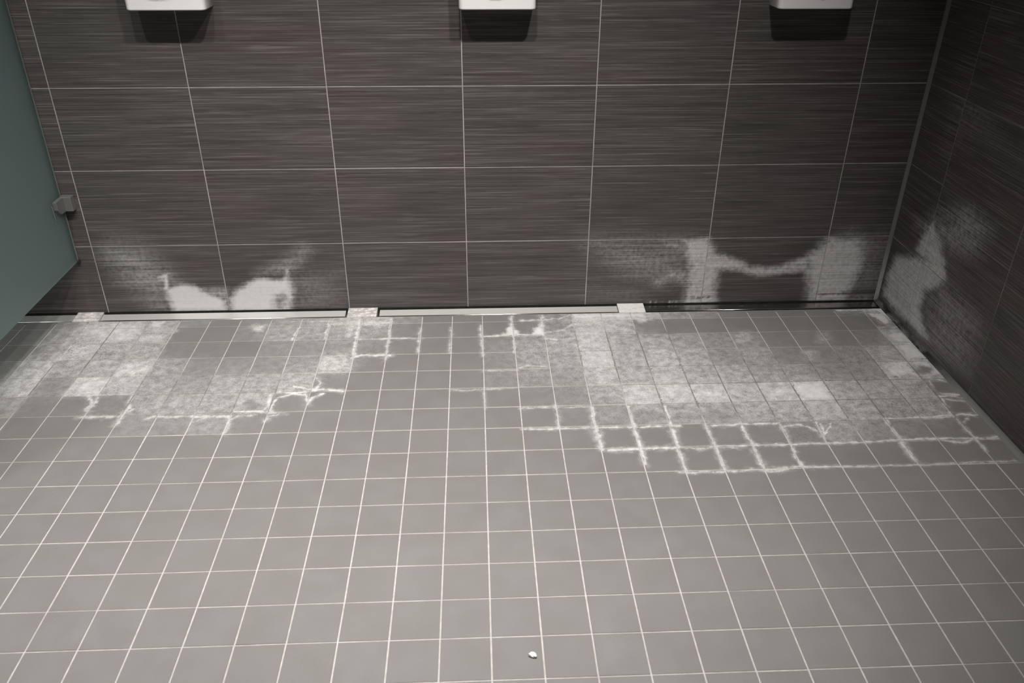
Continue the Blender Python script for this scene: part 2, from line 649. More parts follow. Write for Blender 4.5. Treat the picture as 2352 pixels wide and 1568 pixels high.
# --- middle
FL.view((784, 700), 3.0)
FL.poly(.55, .2, (0, 95), (310, 98), (300, 150), (100, 150), (60, 230), (0, 232))
FL.line(.75, .08, (0, 110), (180, 118), (320, 120))
FL.line(.80, .11, (110, 100), (85, 230), (60, 350))
FL.poly(.55, .3, (-50, 340), (50, 345), (15, 460), (-60, 465))
FL.line(.75, .07, (90, 238), (300, 232), (530, 229))
FL.line(.85, .09, (50, 365), (120, 348), (290, 345), (320, 345))
FL.line(.80, .08, (290, 345), (285, 385))
FL.line(.65, .08, (330, 90), (310, 230), (290, 340))
FL.line(.60, .06, (530, 160), (520, 230), (512, 330))
FL.line(.45, .06, (745, 150), (735, 330))
FL.line(.60, .07, (955, 140), (960, 220), (965, 350))
FL.line(.75, .08, (1168, 75), (1178, 190), (1190, 330))
FL.line(.90, .10, (1383, 65), (1385, 140), (1395, 210))
FL.line(.75, .07, (960, 218), (1160, 207), (1380, 203), (1400, 200))
FL.line(.75, .07, (1240, 108), (1380, 102), (1500, 95), (1590, 65))
FL.poly(.90, .10, (1115, 208), (1168, 140), (1240, 206))
FL.poly(.90, .10, (1300, 203), (1378, 120), (1405, 203))
FL.line(.70, .12, (1410, 190), (1520, 175), (1610, 130))
FL.oval(.12, 1490, 145, 70, 32, .6)
FL.poly(.90, .12, (1590, 62), (2110, 55), (2110, 85), (1600, 92))
FL.poly(.60, .15, (2010, 85), (2200, 85), (2060, 118))
FL.line(.65, .10, (1640, 205), (1610, 230), (1480, 240), (1410, 230))
FL.poly(.62, .35, (1660, 325), (1870, 318), (1895, 420), (1680, 428))
FL.line(.6, .08, (1230, 440), (1300, 420), (1420, 430))
FL.line(.4, .08, (970, 455), (1210, 450))
FL.line(.45, .06, (740, 590), (860, 592), (1000, 583), (1220, 575))
FL.line(.40, .06, (975, 600), (985, 720))
FL.line(.50, .06, (1230, 717), (1480, 712), (1740, 706))
FL.line(.55, .07, (1475, 700), (1490, 740), (1505, 860))
FL.line(.70, .06, (1240, 862), (1500, 860), (1790, 852), (2030, 848), (2350, 835))
FL.line(.80, .09, (1735, 710), (1750, 800), (1770, 860), (1808, 1000))
FL.line(.60, .10, (1760, 880), (1785, 960))
FL.line(.80, .08, (1990, 700), (2035, 860), (2075, 980), (2110, 1110))
FL.line(.85, .09, (2245, 700), (2300, 850), (2345, 990))
FL.line(.85, .08, (1820, 1010), (2080, 1000), (2200, 995), (2350, 985))
FL.oval(.12, 2110, 775, 80, 48, .4)
FL.oval(.15, 1880, 770, 90, 48, .6)
# --- right patch
FL.view((1568, 700), 3.0)
FL.poly(.98, .10, (1290, 15), (1420, 15), (1500, 110), (1450, 112), (1390, 62), (1300, 40))
FL.poly(.95, .10, (1255, 62), (1400, 62), (1450, 130), (1400, 132), (1330, 95))
FL.poly(.02, .10, (1100, 62), (1270, 70), (1370, 140), (1420, 150), (1150, 155), mode='set')
FL.line(.80, .08, (1060, 40), (1160, 42), (1300, 38))
FL.line(.60, .06, (1350, 158), (1500, 152))
FL.poly(.85, .12, (1400, 200), (1500, 180), (1600, 258), (1450, 258))
FL.poly(.90, .12, (1460, 268), (1600, 264), (1700, 365), (1545, 368))
FL.poly(.50, .5, (1290, 290), (1440, 275), (1520, 365), (1360, 375))
FL.poly(.85, .15, (1390, 385), (1530, 380), (1610, 485), (1430, 492))
FL.poly(.85, .12, (1560, 382), (1690, 378), (1810, 478), (1640, 488))
FL.oval(.08, 1665, 448, 62, 30, .3)
FL.oval(.30, 1590, 575, 70, 40, .6)
FL.line(.85, .09, (1660, 500), (1760, 505), (1850, 535), (1920, 600))
FL.line(.75, .09, (1690, 520), (1740, 590), (1790, 605), (1930, 610))
FL.oval(.02, 1800, 560, 85, 38, .3)
FL.line(.80, .08, (1750, 622), (1850, 618), (1940, 632))
FL.line(.80, .10, (1760, 630), (1830, 740), (1850, 760))
FL.line(.70, .09, (1810, 640), (1870, 650), (1940, 655), (2040, 740))
FL.oval(.02, 1905, 695, 75, 42, .3)
FL.line(.80, .08, (1600, 770), (1830, 750), (1900, 745), (2055, 748))
FL.line(.70, .07, (1400, 780), (1640, 775), (1860, 762))
FL.line(.80, .09, (1390, 775), (1430, 830), (1500, 925), (1600, 1060))
FL.line(.80, .08, (1870, 775), (1930, 850), (1985, 910), (2050, 980))
FL.line(.60, .06, (1915, 800), (1925, 785), (1960, 762))
FL.line(.80, .06, (250, 975), (500, 968), (760, 960), (1000, 950), (1260, 942), (1480, 922), (1740, 915), (1980, 903), (2190, 888))
FL.line(.70, .06, (1780, 925), (1900, 938), (1990, 908), (2180, 902))
FL.line(.50, .08, (0, 985), (120, 1000), (240, 985), (400, 990))
FL.line(.70, .06, (0, 1165), (330, 1152), (600, 1135), (840, 1113), (1110, 1112))
FL.line(.55, .08, (500, 1135), (640, 1150), (830, 1115))
FL.line(.50, .05, (1110, 1112), (1640, 1090), (2130, 1062), (2290, 1055))
FL.line(.80, .08, (175, 820), (245, 970), (320, 1150))
FL.line(.80, .08, (425, 820), (500, 965), (590, 1135))
FL.line(.70, .08, (690, 820), (760, 940), (800, 1050), (850, 1115))
FL.line(.70, .08, (-10, 1000), (20, 1080), (50, 1165))
FL.line(.90, .07, (960, 815), (1000, 890), (1035, 815))
FL.line(.70, .07, (925, 800), (1015, 945))
FL.poly(.88, .18, (775, 535), (975, 528), (1045, 645), (840, 655))
FL.poly(.78, .45, (105, 590), (310, 550), (355, 665), (135, 675))
FL.poly(.68, .40, (545, 545), (760, 535), (825, 650), (600, 660))
FL.oval(.15, 270, 775, 85, 40, .4)
FL.line(.75, .08, (700, 840), (830, 825), (920, 850), (970, 900))
FL.oval(.05, 860, 895, 105, 45, .4)
FL.oval(.02, 320, 900, 90, 55, .4)
FL.oval(.02, 580, 880, 95, 60, .4)
FL.line(.75, .08, (190, 835), (330, 828), (430, 825), (680, 815))
FL.oval(.38, 430, 230, 70, 40, .8, 'max')
FL.oval(.30, 880, 350, 60, 45, .8, 'max')
FL.oval(.28, 980, 230, 40, 40, .7, 'max')

SP = Field(px_floor, (0, 700), 3.0)      # dark specks in the scale
SP.oval(1, 560, 310, 110, 60, .5, 'max').oval(1, 720, 330, 60, 40, .5, 'max').oval(.8, 770, 580, 90, 40, .5, 'max')
SP.oval(.7, 640, 235, 100, 40, .5, 'max').oval(.7, 700, 140, 100, 20, .5, 'max')
SP.oval(.6, 1700, 735, 250, 30, .4, 'max').oval(.5, 900, 690, 60, 60, .5, 'max')
SP.view((784, 700), 3.0)
SP.oval(.7, 1400, 320, 170, 60, .8, 'max').oval(.7, 1330, 480, 110, 60, .8, 'max').oval(.8, 1600, 560, 80, 60, .5, 'max')
SP.view((1568, 700), 3.0)
SP.oval(.9, 1660, 700, 110, 60, .5, 'max').oval(.9, 1470, 690, 110, 60, .5, 'max').oval(.7, 1200, 680, 100, 40, .5, 'max')
SP.oval(.6, 1590, 570, 90, 50, .5, 'max').oval(.6, 1540, 410, 120, 40, .5, 'max').oval(.6, 1620, 430, 90, 50, .5, 'max')
SP.oval(.6, 850, 900, 120, 50, .5, 'max').oval(.5, 1200, 330, 160, 100, .8, 'max')

for ln in (((60, 560), (120, 680)), ((120, 682), (300, 672)), ((765, 535), (830, 655)), ((975, 525), (1050, 650)), ((840, 662), (910, 790)),
           ((760, 528), (1020, 518)), ((-20, 360), (60, 560)), ((1270, 630), (1330, 700)), ((1540, 372), (1690, 368)), ((1410, 498), (1640, 490))):
    SP.line(2.5, .045, *ln)
SP.view((784, 700), 3.0)
for ln in (((2150, 440), (2240, 705)), ((1865, 310), (1905, 430)), ((1940, 565), (1965, 600)), ((1645, 320), (1665, 390))):
    SP.line(2.5, .04, *ln)

GD = Field(px_floor, (0, 700), 3.0)      # joints that have gone dark
GD.poly(.9, .4, (120, 480), (420, 380), (600, 150), (1030, 110), (820, 420), (560, 480), (340, 610), (100, 780))
GD.poly(.75, .4, (780, 460), (1260, 470), (1850, 470), (2100, 600), (1900, 745), (830, 760), (690, 610))
GD.view((784, 700), 3.0)
GD.poly(.8, .4, (1600, 180), (2350, 160), (2350, 800), (2150, 740), (1950, 560), (1600, 420))
GD.view((1568, 700), 3.0)
GD.poly(.85, .5, (-40, 330), (900, 330), (1500, 230), (2050, 740), (1900, 790), (1050, 830), (60, 740), (-60, 600))


def limit_c(c):                                   # last column is a little cut by the wall
    return np.where(c > 13, 13 + (c - 13) * 0.95 / (SX / P - 13), c)


def floor_fields(x, y):
    c, r = x / P, (-y - FY0) / P
    return limit_c(c), r


# ------------------------------------------------------------------ floor
floor = mesh_obj('floor', *box_data(LEFT_X, SX + 0.05, FRONT_Y, -(FY0 + R_FRONT * P) - 0.001, -0.06, -0.0035), MAT['grout'])
struct(floor, 'grey square tiled shower floor with pale grout lines and white limescale patches', 'floor')

G = 0.0034                                         # joint width, columns
GH_ = 0.0026                                       # rows
TH = 0.010
CH = 0.0007


def cam_px(x, y, z):
    Rm = _rot(*cam.rotation_euler)
    q = (np.array([x, y, z]) - np.array(cam.location)) @ Rm
    return 1176 + FPX * q[0] / -q[2], 784 - FPX * q[1] / -q[2], -q[2]


def clipped_area(pts):
    """area of a projected quad inside the 2352 x 1568 frame"""
    poly = list(pts)
    for ax, lim, sgn in ((0, 0, 1), (0, 2352, -1), (1, 0, 1), (1, 1568, -1)):
        out = []
        for a, b in zip(poly, poly[1:] + poly[:1]):
            da, db = sgn * (a[ax] - lim), sgn * (b[ax] - lim)
            if da >= 0:
                out.append(a)
            if da * db < 0:
                t = da / (da - db)
                out.append((a[0] + t * (b[0] - a[0]), a[1] + t * (b[1] - a[1])))
        poly = out
        if not poly:
            return 0.0
    s = sum(a[0] * b[1] - b[0] * a[1] for a, b in zip(poly, poly[1:] + poly[:1]))
    return abs(s) / 2


tiles = []
c_lo = int(LEFT_X / P)
for r in range(0, 42):
    for c in range(c_lo, 14):
        x0, x1 = c * P + G / 2, min((c + 1) * P, SX - 0.004) - G / 2
        ra = max(r, R_FRONT + 0.03)
        y1, y0 = -(FY0 + ra * P) - (GH_ / 2 if r else 0), -(FY0 + (r + 1) * P) + GH_ / 2
        pts = [cam_px(x, y, 0) for x, y in ((x0, y0), (x1, y0), (x1, y1), (x0, y1))]
        area = clipped_area([p[:2] for p in pts]) if min(p[2] for p in pts) > 0.2 else 0.0
        mid = cam_px((x0 + x1) / 2, (y0 + y1) / 2, 0)
        if x1 < -1.31:                             # behind the frosted screen where hidden
            t_ = (-1.307 - cam.location[0]) / ((x0 + x1) / 2 - cam.location[0])
            zc = cam.location[2] * (1 - t_)
            yc = cam.location[1] + t_ * ((y0 + y1) / 2 - cam.location[1])
            if zc > 0.196 and -1.0 < yc:
                area = 0.0
        tiles.append((area, c, r, x0, x1, y0, y1))
tiles.sort(key=lambda t: -t[0])

shared = {}
rest_v, rest_f, rest_s, rest_p = [], [], [], []
for k, (area, c, r, x0, x1, y0, y1) in enumerate(tiles):
    lx, ly, hx, hy = (x0 + x1) / 2, (y0 + y1) / 2, (x1 - x0) / 2, (y1 - y0) / 2
    lift = rng.normal(0, 0.00025) if area else 0.0
    single = k < 300 and area > 12
    near = -16 <= c <= 13 and r <= 9
    n = 26 if (near and area > 0) else 1
    vs, fs = slab_grid(-hx, hx, -hy, hy, n, max(1, round(n * hy / hx)) if near else 1, TH, CH)
    if near:
        cc, rr = floor_fields(vs[:, 0] + lx, vs[:, 1] + ly)
        own = tile_level(c + 0.5, r)
        base = 0.55 * own + 0.45 * grid_at(cc, rr)
        if own == 0:
            base *= 0.5
        s = FL.eval(cc, rr, base)
        sp = SP.eval(cc, rr, np.zeros(len(vs)))
        if s.max() < 0.04:
            near = False
    if single:
        if near:
            o = mesh_obj('tile', vs, fs, MAT['ftile'], floor, attrs={'stain': s, 'speck': sp})
        else:
            key = (round(hx, 4), round(hy, 4))
            if key not in shared:
                v1, f1 = slab_grid(-hx, hx, -hy, hy, 1, 1, TH, CH)
                o = mesh_obj('tile', v1, f1, MAT['ftile'], floor)
                shared[key] = o.data
            else:
                o = mesh_obj('tile', None, None, None, floor, mesh=shared[key])
        o.location = (lx, ly, lift)
        o.rotation_euler = (rng.normal(0, 0.0025), rng.normal(0, 0.0025), rng.normal(0, 0.003))
    else:
        b = len(rest_v)
        if not near:
            vs, fs = slab_grid(-hx, hx, -hy, hy, 1, 1, TH, CH)
            s, sp = np.zeros(len(vs)), np.zeros(len(vs))
        rest_v += [(v[0] + lx, v[1] + ly, v[2]) for v in vs]
        rest_f += [tuple(i + b for i in f) for f in fs]
        rest_s += list(s)
        rest_p += list(sp)
rest = mesh_obj('tile_field', rest_v, rest_f, MAT['ftile'], floor, attrs={'stain': rest_s, 'speck': rest_p})
rest['kind'] = 'stuff'

# grout bed, finely divided near the drain so that its dark joints can be told from the pale ones
gx = np.arange(-1.65, SX + 0.001, 0.0125)
gy = np.arange(-(FY0 + 10 * P), -(FY0 + R_FRONT * P), 0.0125)
gv = [(x, y, 0) for y in gy for x in gx]
gf = [(j * len(gx) + i, j * len(gx) + i + 1, (j + 1) * len(gx) + i + 1, (j + 1) * len(gx) + i)
      for j in range(len(gy) - 1) for i in range(len(gx) - 1)]
gc, gr = floor_fields(np.array([v[0] for v in gv]), np.array([v[1] for v in gv]))
gd = GD.eval(gc, gr, np.zeros(len(gv)))
grout = mesh_obj('grout', [(v[0], v[1], -0.0012) for v in gv], gf, MAT['grout'], floor, attrs={'dirt': gd})
x0g, x1g, y0g, y1g = gx[0], gx[-1], gy[0], gy[-1]
mesh_obj('grout', [(LEFT_X, FRONT_Y, -0.0012), (SX, FRONT_Y, -0.0012), (SX, y0g, -0.0012), (LEFT_X, y0g, -0.0012),
                   (x0g, y0g, -0.0012), (x0g, y1g, -0.0012), (LEFT_X, y1g, -0.0012)],
         [(0, 1, 2, 3), (3, 4, 5, 6)], MAT['grout'], floor)

# ------------------------------------------------------------------ walls
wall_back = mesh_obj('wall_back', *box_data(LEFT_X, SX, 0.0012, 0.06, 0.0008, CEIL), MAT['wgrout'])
struct(wall_back, 'dark streaked tile wall behind the three white shower panels', 'wall')
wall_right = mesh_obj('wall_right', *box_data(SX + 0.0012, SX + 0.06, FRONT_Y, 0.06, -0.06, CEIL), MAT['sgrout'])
struct(wall_right, 'dark streaked tile wall on the right running towards the viewer', 'wall')

WL = Field(px_wall, (200, 540), 3.36, 0.25, 0.8)
WL.poly(.95, .05, (590, 440), (640, 412), (720, 380), (800, 400), (900, 452), (980, 485), (1050, 515), (1056, 600), (655, 605), (632, 520), (604, 470))
WL.poly(.55, .10, (860, 440), (1040, 430), (1050, 500), (960, 480))
WL.line(.85, .035, (560, 330), (600, 310), (605, 370), (600, 410), (625, 440))
WL.line(.6, .03, (545, 355), (580, 350))
WL.poly(.93, .05, (1085, 500), (1150, 420), (1270, 345), (1340, 335), (1400, 350), (1490, 350), (1520, 300), (1540, 350), (1565, 430), (1550, 560), (1535, 600), (1088, 600))
WL.poly(.35, .05, (1420, 480), (1500, 450), (1530, 520), (1500, 580), (1420, 570), mode='set')
WL.line(.6, .03, (1522, 268), (1528, 340), (1545, 420))
WL.poly(.28, .22, (180, 120), (420, 140), (560, 250), (610, 330), (640, 430), (520, 500), (300, 360))
WL.poly(.18, .2, (420, 470), (600, 470), (640, 590), (500, 590))
WL.poly(.22, .12, (1290, 300), (1560, 160), (1640, 80), (1690, 110), (1590, 260), (1520, 300))
WL.poly(.10, .2, (1560, 300), (1900, 300), (1900, 540), (1560, 560))
WL.poly(.12, .2, (200, 20), (420, 40), (300, 95), (210, 95))
WL.view((1350, 520), 3.136)
WL.poly(.66, .06, (705, 92), (880, 85), (930, 190), (990, 210), (1130, 260), (1060, 305), (960, 300), (935, 400), (930, 575), (690, 580), (722, 480), (742, 330), (750, 300), (720, 200))
WL.poly(.60, .05, (950, 215), (1090, 250), (1180, 290), (1280, 298), (1400, 288), (1500, 252), (1590, 215), (1600, 320), (1560, 325), (1400, 345), (1250, 360), (1100, 325), (950, 305))
WL.poly(.72, .08, (1670, 160), (1730, 95), (1960, 100), (1990, 230), (1960, 330), (1920, 400), (1880, 480), (1860, 560), (1580, 565), (1610, 430), (1580, 330), (1590, 220))
WL.poly(.45, .10, (1930, 100), (2010, 110), (2000, 250), (1960, 330))
WL.poly(.20, .25, (20, 110), (700, 95), (720, 400), (500, 400), (300, 360))
WL.poly(.32, .12, (530, 95), (700, 95), (720, 200), (620, 170))
WL.poly(.45, .10, (470, 400), (600, 320), (720, 330), (720, 410), (600, 380), (520, 430))
WL.line(.02, .025, (700, 517), (900, 513), mode='set')
WL.line(.02, .025, (1665, 502), (1900, 492), mode='set')
for xx, yy, aa in ((430, 548, .4), (455, 545, .5), (490, 540, .4), (540, 548, .35), (600, 545, .45), (630, 540, .5), (655, 540, .45)):
    WL.line(aa, .010, (xx, yy), (xx + 3, yy + 30))
WL.poly(.40, .12, (1870, 520), (2000, 520), (2060, 590), (1860, 585))
WL.poly(.22, .25, (1980, 110), (2080, 110), (2060, 400), (1940, 430))
WL.poly(.25, .15, (1830, 60), (1900, 40), (1960, 75), (1850, 75))
WL.poly(.06, .3, (20, 420), (450, 430), (420, 560), (20, 570))

WS = Field(px_side, (1900, 600), 2.613, 0.25, 0.8)
WS.poly(.72, .07, (345, 215), (385, 60), (430, -20), (560, -10), (690, 15), (720, 100), (690, 150), (600, 185), (570, 280), (585, 380), (625, 500), (560, 440), (470, 350))
WS.line(.75, .03, (570, 0), (530, 130), (480, 330))
WS.poly(.82, .05, (540, 150), (570, 170), (560, 280), (580, 400), (610, 480), (500, 360))
WS.poly(.20, .25, (690, 100), (900, 350), (830, 640), (640, 500), (590, 300))
WS.line(.12, .02, (350, 230), (470, 355), (640, 520), mode='set')
WS.view((1900, 0), 2.24)
WS.poly(.68, .07, (500, 1200), (550, 1150), (590, 1250), (615, 1420), (560, 1390), (490, 1330), (470, 1290))
WS.line(.7, .02, (540, 1170), (515, 1230), (495, 1320))
WS.poly(.25, .18, (470, 1180), (560, 1120), (740, 1080), (830, 1170), (760, 1300), (640, 1300))
WS.poly(.07, .3, (680, 480), (820, 300), (830, 700), (620, 700))


def wall_tiles(wall, us, to_world, field, mat, kmin, rows, joint, flip):
    """us: joint positions along the wall (metres, any order of growth); one object per tile"""
    zs = [0.0015] + [WZ0 + k * WH for k in range(rows)]
    zs.append(CEIL)
    cache = {}
    for i, (a, b) in enumerate(zip(us[:-1], us[1:])):
        for j, (z0, z1) in enumerate(zip(zs[:-1], zs[1:])):
            ua, ub = a + joint / 2, b - joint / 2
            za, zb = z0 + (joint / 2 if j else 0), z1 - joint / 2
            hu, hz = (ub - ua) / 2, (zb - za) / 2
            mu, mz = (ua + ub) / 2, (za + zb) / 2
            detail = j <= 2 and i >= kmin[0] and i <= kmin[1]
            nu, nv = (max(2, int(hu * 2 / 0.006)), max(2, int(hz * 2 / 0.006))) if detail else (1, 1)
            vs, fs = slab_grid(-hu, hu, -hz, hz, nu, nv, 0.006, 0.0006)
            at = None
            if detail:
                fu, fh = field[1](vs[:, 0] + mu), (vs[:, 1] + mz - WZ0) / WH + 1
                s = field[0].eval(fu, fh, np.zeros(len(vs)))
                if s.max() > 0.03:
                    at = {'stain': s}
            if at is None:
                vs, fs = slab_grid(-hu, hu, -hz, hz, 1, 1, 0.006, 0.0006)
            w = to_world(vs) - to_world(np.zeros((1, 3)))
            if flip:
                fs = [f[::-1] for f in fs]
            key = (round(hu, 4), round(hz, 4))
            if at is None and key in cache:
                o = mesh_obj('tile', None, None, None, wall, mesh=cache[key])
            else:
                o = mesh_obj('tile', w, fs, mat, wall, attrs=at)
                if at is None:
                    cache[key] = o.data
            p = to_world(np.array([[mu, mz, rng.normal(0, 0.00025)]]))[0]
            o.location = tuple(map(float, p))


ROWS = 10
# back wall: u = x, facing -y
us = [LEFT_X] + [WX0 + v * WW for v in range(-4, 7)] + [SX]
wall_tiles(wall_back, us, lambda a: np.stack([a[:, 0], -a[:, 2], a[:, 1]], 1),
           (WL, lambda x: (x - WX0) / WW), MAT['wtile'], (3, 12), ROWS, 0.0032, False)
# right wall: u = -y, facing -x
us = [0.0] + [SY0 + s * WW for s in range(0, 10)] + [-FRONT_Y]
wall_tiles(wall_right, us, lambda a: np.stack([SX - a[:, 2], -a[:, 0], a[:, 1]], 1),
           (WS, lambda u: (u - SY0) / WW), MAT['stile'], (0, 3), ROWS, 0.0026, False)


def ribbon(name, pts, prof, mat, dirt):
    """sealant bead: a profile swept along straight points (profile offsets are world vectors)"""
    n = len(prof)
    vs = [tuple(np.array(p) + np.array(q)) for p in pts for q in prof]
    fs = [(i * n + j, i * n + j + 1, (i + 1) * n + j + 1, (i + 1) * n + j) for i in range(len(pts) - 1) for j in range(n - 1)]
    return mesh_obj(name, vs, fs, mat, None, smooth=True, attrs={'dirt': [d for d in dirt for _ in range(n)]})


# bead along the foot of the right wall
ys = np.linspace(-0.002, FRONT_Y + 0.01, 90)
prof = [(-0.011, 0, 0.0002), (-0.008, 0, 0.0022), (-0.004, 0, 0.005), (-0.0015, 0, 0.009), (-0.0002, 0, 0.013)]
dirt = [float(sm((0.62 + y) / 0.25)) for y in ys]
o = ribbon('trim_1', [(SX, y, 0) for y in ys], prof, MAT['seal_floor'], dirt)
struct(o, 'grey sealant bead along the foot of the right wall, blackened near the corner', 'sealant')
# bead in the upright corner
zs_ = np.linspace(0.002, CEIL - 0.01, 60)
prof = [(-0.010, -0.0003, 0), (-0.006, -0.0022, 0), (-0.0022, -0.006, 0), (-0.0003, -0.010, 0)]
dirt = [float(sm((0.24 - z) / 0.2)) * 0.8 for z in zs_]
o = ribbon('trim_2', [(SX, 0, z) for z in zs_], prof, MAT['seal_wall'], dirt)
struct(o, 'pale grey sealant line in the upright corner between the two tiled walls', 'sealant')

# rest of the room, behind and beside the viewer
o = mesh_obj('ceiling', *box_data(LEFT_X - 0.06, SX + 0.06, FRONT_Y - 0.06, 0.06, CEIL, CEIL + 0.05), MAT['ceil'])
struct(o, 'plain white ceiling over the shower room', 'ceiling')
o = mesh_obj('wall_left', *box_data(LEFT_X - 0.06, LEFT_X, FRONT_Y - 0.06, 0.06, -0.06, CEIL), MAT['paint'])
struct(o, 'plain pale wall far left beyond the glass screen', 'wall')
o = mesh_obj('wall_front', *box_data(LEFT_X, SX, FRONT_Y - 0.06, FRONT_Y, -0.06, CEIL), MAT['paint'])
struct(o, 'plain pale wall behind the viewer', 'wall')

# ------------------------------------------------------------------ downlights
ordn = ['leftmost', 'second from left', 'middle one', 'second from right', 'rightmost']
for lx, lo, od in zip(LIGHT_X, lamps, ordn):
    e = empty('downlight', (lx, LIGHT_Y, CEIL))
    tag(e, f'round recessed ceiling downlight, {od} of the row of five', 'downlight', 'row of ceiling downlights')
    ring, fr = [], []
    n = 28
    for rad, z in ((0.058, 0.0), (0.058, -0.006), (0.040, -0.008), (0.036, 0.0)):
        ring += [(rad * math.cos(2 * math.pi * k / n), rad * math.sin(2 * math.pi * k / n), z) for k in range(n)]
    for j in range(3):
        fr += [(j * n + k, j * n + (k + 1) % n, (j + 1) * n + (k + 1) % n, (j + 1) * n + k) for k in range(n)]
    mesh_obj('trim_ring', ring, fr, MAT['chrome'], e, smooth=True)
    lo.parent = e

# ------------------------------------------------------------------ drain along the foot of the back wall
Y_IN = -(FY0 + R_FRONT * P)        # front edge of the channel
box('drain_trough', LEFT_X + 0.001, SX - 0.001, Y_IN + 0.0006, 0.0, -0.060, -0.0265, MAT['trough'], floor)
box('drain_back', LEFT_X + 0.001, SX - 0.001, -0.0004, 0.0300, -0.060, 0.0004, MAT['trough'], floor)
box('drain_side', LEFT_X + 0.001, SX - 0.001, Y_IN - 0.0006, Y_IN + 0.0008, -0.030, -0.0015, MAT['steel_dull'], floor)

covers = [
    (-21.6, -13.60, 'steel_dull', 'dull steel drain cover half hidden below the frosted glass screen'),
    (-12.70, -4.62, 'steel', 'bright steel drain cover below the left white panel and wing-shaped stains'),
    (-3.47, 4.63, 'steel', 'steel drain cover with shining lip below the middle white panel'),
    (5.58, 13.70, 'steel_dark', 'dark reflecting steel drain cover ending in the right corner'),
]
for c0, c1, mt, lab in covers:
    x0, x1 = c0 * P, min(c1 * P, SX - 0.008)
    e = empty('drain_cover', ((x0 + x1) / 2, -0.030, -0.026))
    tag(e, lab, 'drain cover', 'steel drain covers')
    hw = (x1 - x0) / 2
    back, front = 0.018, -0.0235
    zf, zb = (0.0205, 0.0255) if mt != 'steel_dark' else (0.0235, 0.0245)
    v = [(x, y, z - t) for t in (0.0018, 0.0) for y, z in ((front + 0.002, zf), (back, zb)) for x in (-hw, hw)]
    f = [(0, 2, 3, 1), (4, 5, 7, 6), (0, 1, 5, 4), (2, 6, 7, 3), (0, 4, 6, 2), (1, 3, 7, 5)]
    mesh_obj('cover_plate', v, f, MAT[mt], e)
    box('flange', -hw, hw, back - 0.002, back, 0.0002, 0.0225, MAT['steel_dull'], e)
    n = 8                                        # rolled front lip
    vs, fs = [], []
    for sx_ in (-hw, hw):
        vs += [(sx_, front + 0.0022 + 0.0026 * math.cos(2 * math.pi * k / n), zf + 0.0008 + 0.0026 * math.sin(2 * math.pi * k / n)) for k in range(n)]
    fs = [(k, (k + 1) % n, n + (k + 1) % n, n + k) for k in range(n)] + [tuple(range(n))[::-1], tuple(range(n, 2 * n))]
    mesh_obj('front_lip', vs, fs, MAT['lip'] if mt != 'steel_dark' else MAT['steel_dark'], e, smooth=True)

spacers = [
    (-13.57, -12.72, 'crust_a', 'scaly tile piece between drain covers, beside the frosted glass screen'),
    (-4.54, -3.55, 'crust_a', 'grey tile piece between two drain covers, left of the middle white panel'),
    (4.65, 5.56, 'crust_b', 'white crusted tile piece between two drain covers, right of the middle white panel'),
]
for c0, c1, mt, lab in spacers:
    x0, x1 = c0 * P, c1 * P
    # leans up a little towards the wall
    v = []
    for z_b, z_f in ((-0.0259, -0.0259), (0.0050, 0.0004)):
        for y, z in ((-0.0024, z_b), (Y_IN + 0.0008, z_f)):
            v += [(x0, y, z), (x1, y, z)]
    cx, cy, cz = (x0 + x1) / 2, Y_IN / 2, -0.0259
    v = [(a - cx, b_ - cy, c_ - cz) for a, b_, c_ in v]
    f = [(0, 1, 3, 2), (4, 6, 7, 5), (0, 4, 5, 1), (2, 3, 7, 6), (0, 2, 6, 4), (1, 5, 7, 3)]
    o = mesh_obj('spacer_tile', v, f, MAT[mt])
    b = o.modifiers.new('bevel', 'BEVEL')
    b.width, b.segments = 0.0012, 2
    o.location = (cx, cy, cz)
    tag(o, lab, 'tile', 'tile pieces between the drain covers')

# ------------------------------------------------------------------ shower panels
def rounded_rect(w, d, r, n=6):
    """plan outline: back edge straight on the wall (y = 0), front corners rounded; counter-clockwise"""
    pts = [(w / 2, 0.0)]
    for k in range(n + 1):
        t = math.pi / 2 * k / n
        pts.append((w / 2 - r + r * math.cos(t), -(d - r) - r * math.sin(t)))
    for k in range(n + 1):
        t = math.pi / 2 * k / n
        pts.append((-w / 2 + r - r * math.sin(t), -(d - r) - r * math.cos(t)))
    pts.append((-w / 2, 0.0))
    return pts


def shell(w, d, z0, z1, r, edge):
    out, verts, faces = rounded_rect(w, d, r), [], []
    n = len(out)
    levels = []
    for k in range(5):
        t = math.pi / 2 * k / 4
        levels.append((z0 + edge * (1 - math.sin(t)), edge * (1 - math.cos(t))))
    levels = [(z, i) for z, i in levels]
    levels = sorted(levels)
    ups = [(z1 - (z - z0), i) for z, i in reversed(levels)]
    for z, ins in levels + ups:
        for x, y in out:
            verts.append((x * (1 - 2 * ins / w), y * (1 - ins / d), z))
    m = len(verts) // n
    for j in range(m - 1):
        faces += [(j * n + k, j * n + k + 1, (j + 1) * n + k + 1, (j + 1) * n + k) for k in range(n - 1)]
        faces.append((j * n + n - 1, j * n, (j + 1) * n, (j + 1) * n + n - 1))
    faces.append(tuple(range(n))[::-1])
    faces.append(tuple(range((m - 1) * n, m * n)))
    return verts, [f[::-1] for f in faces]


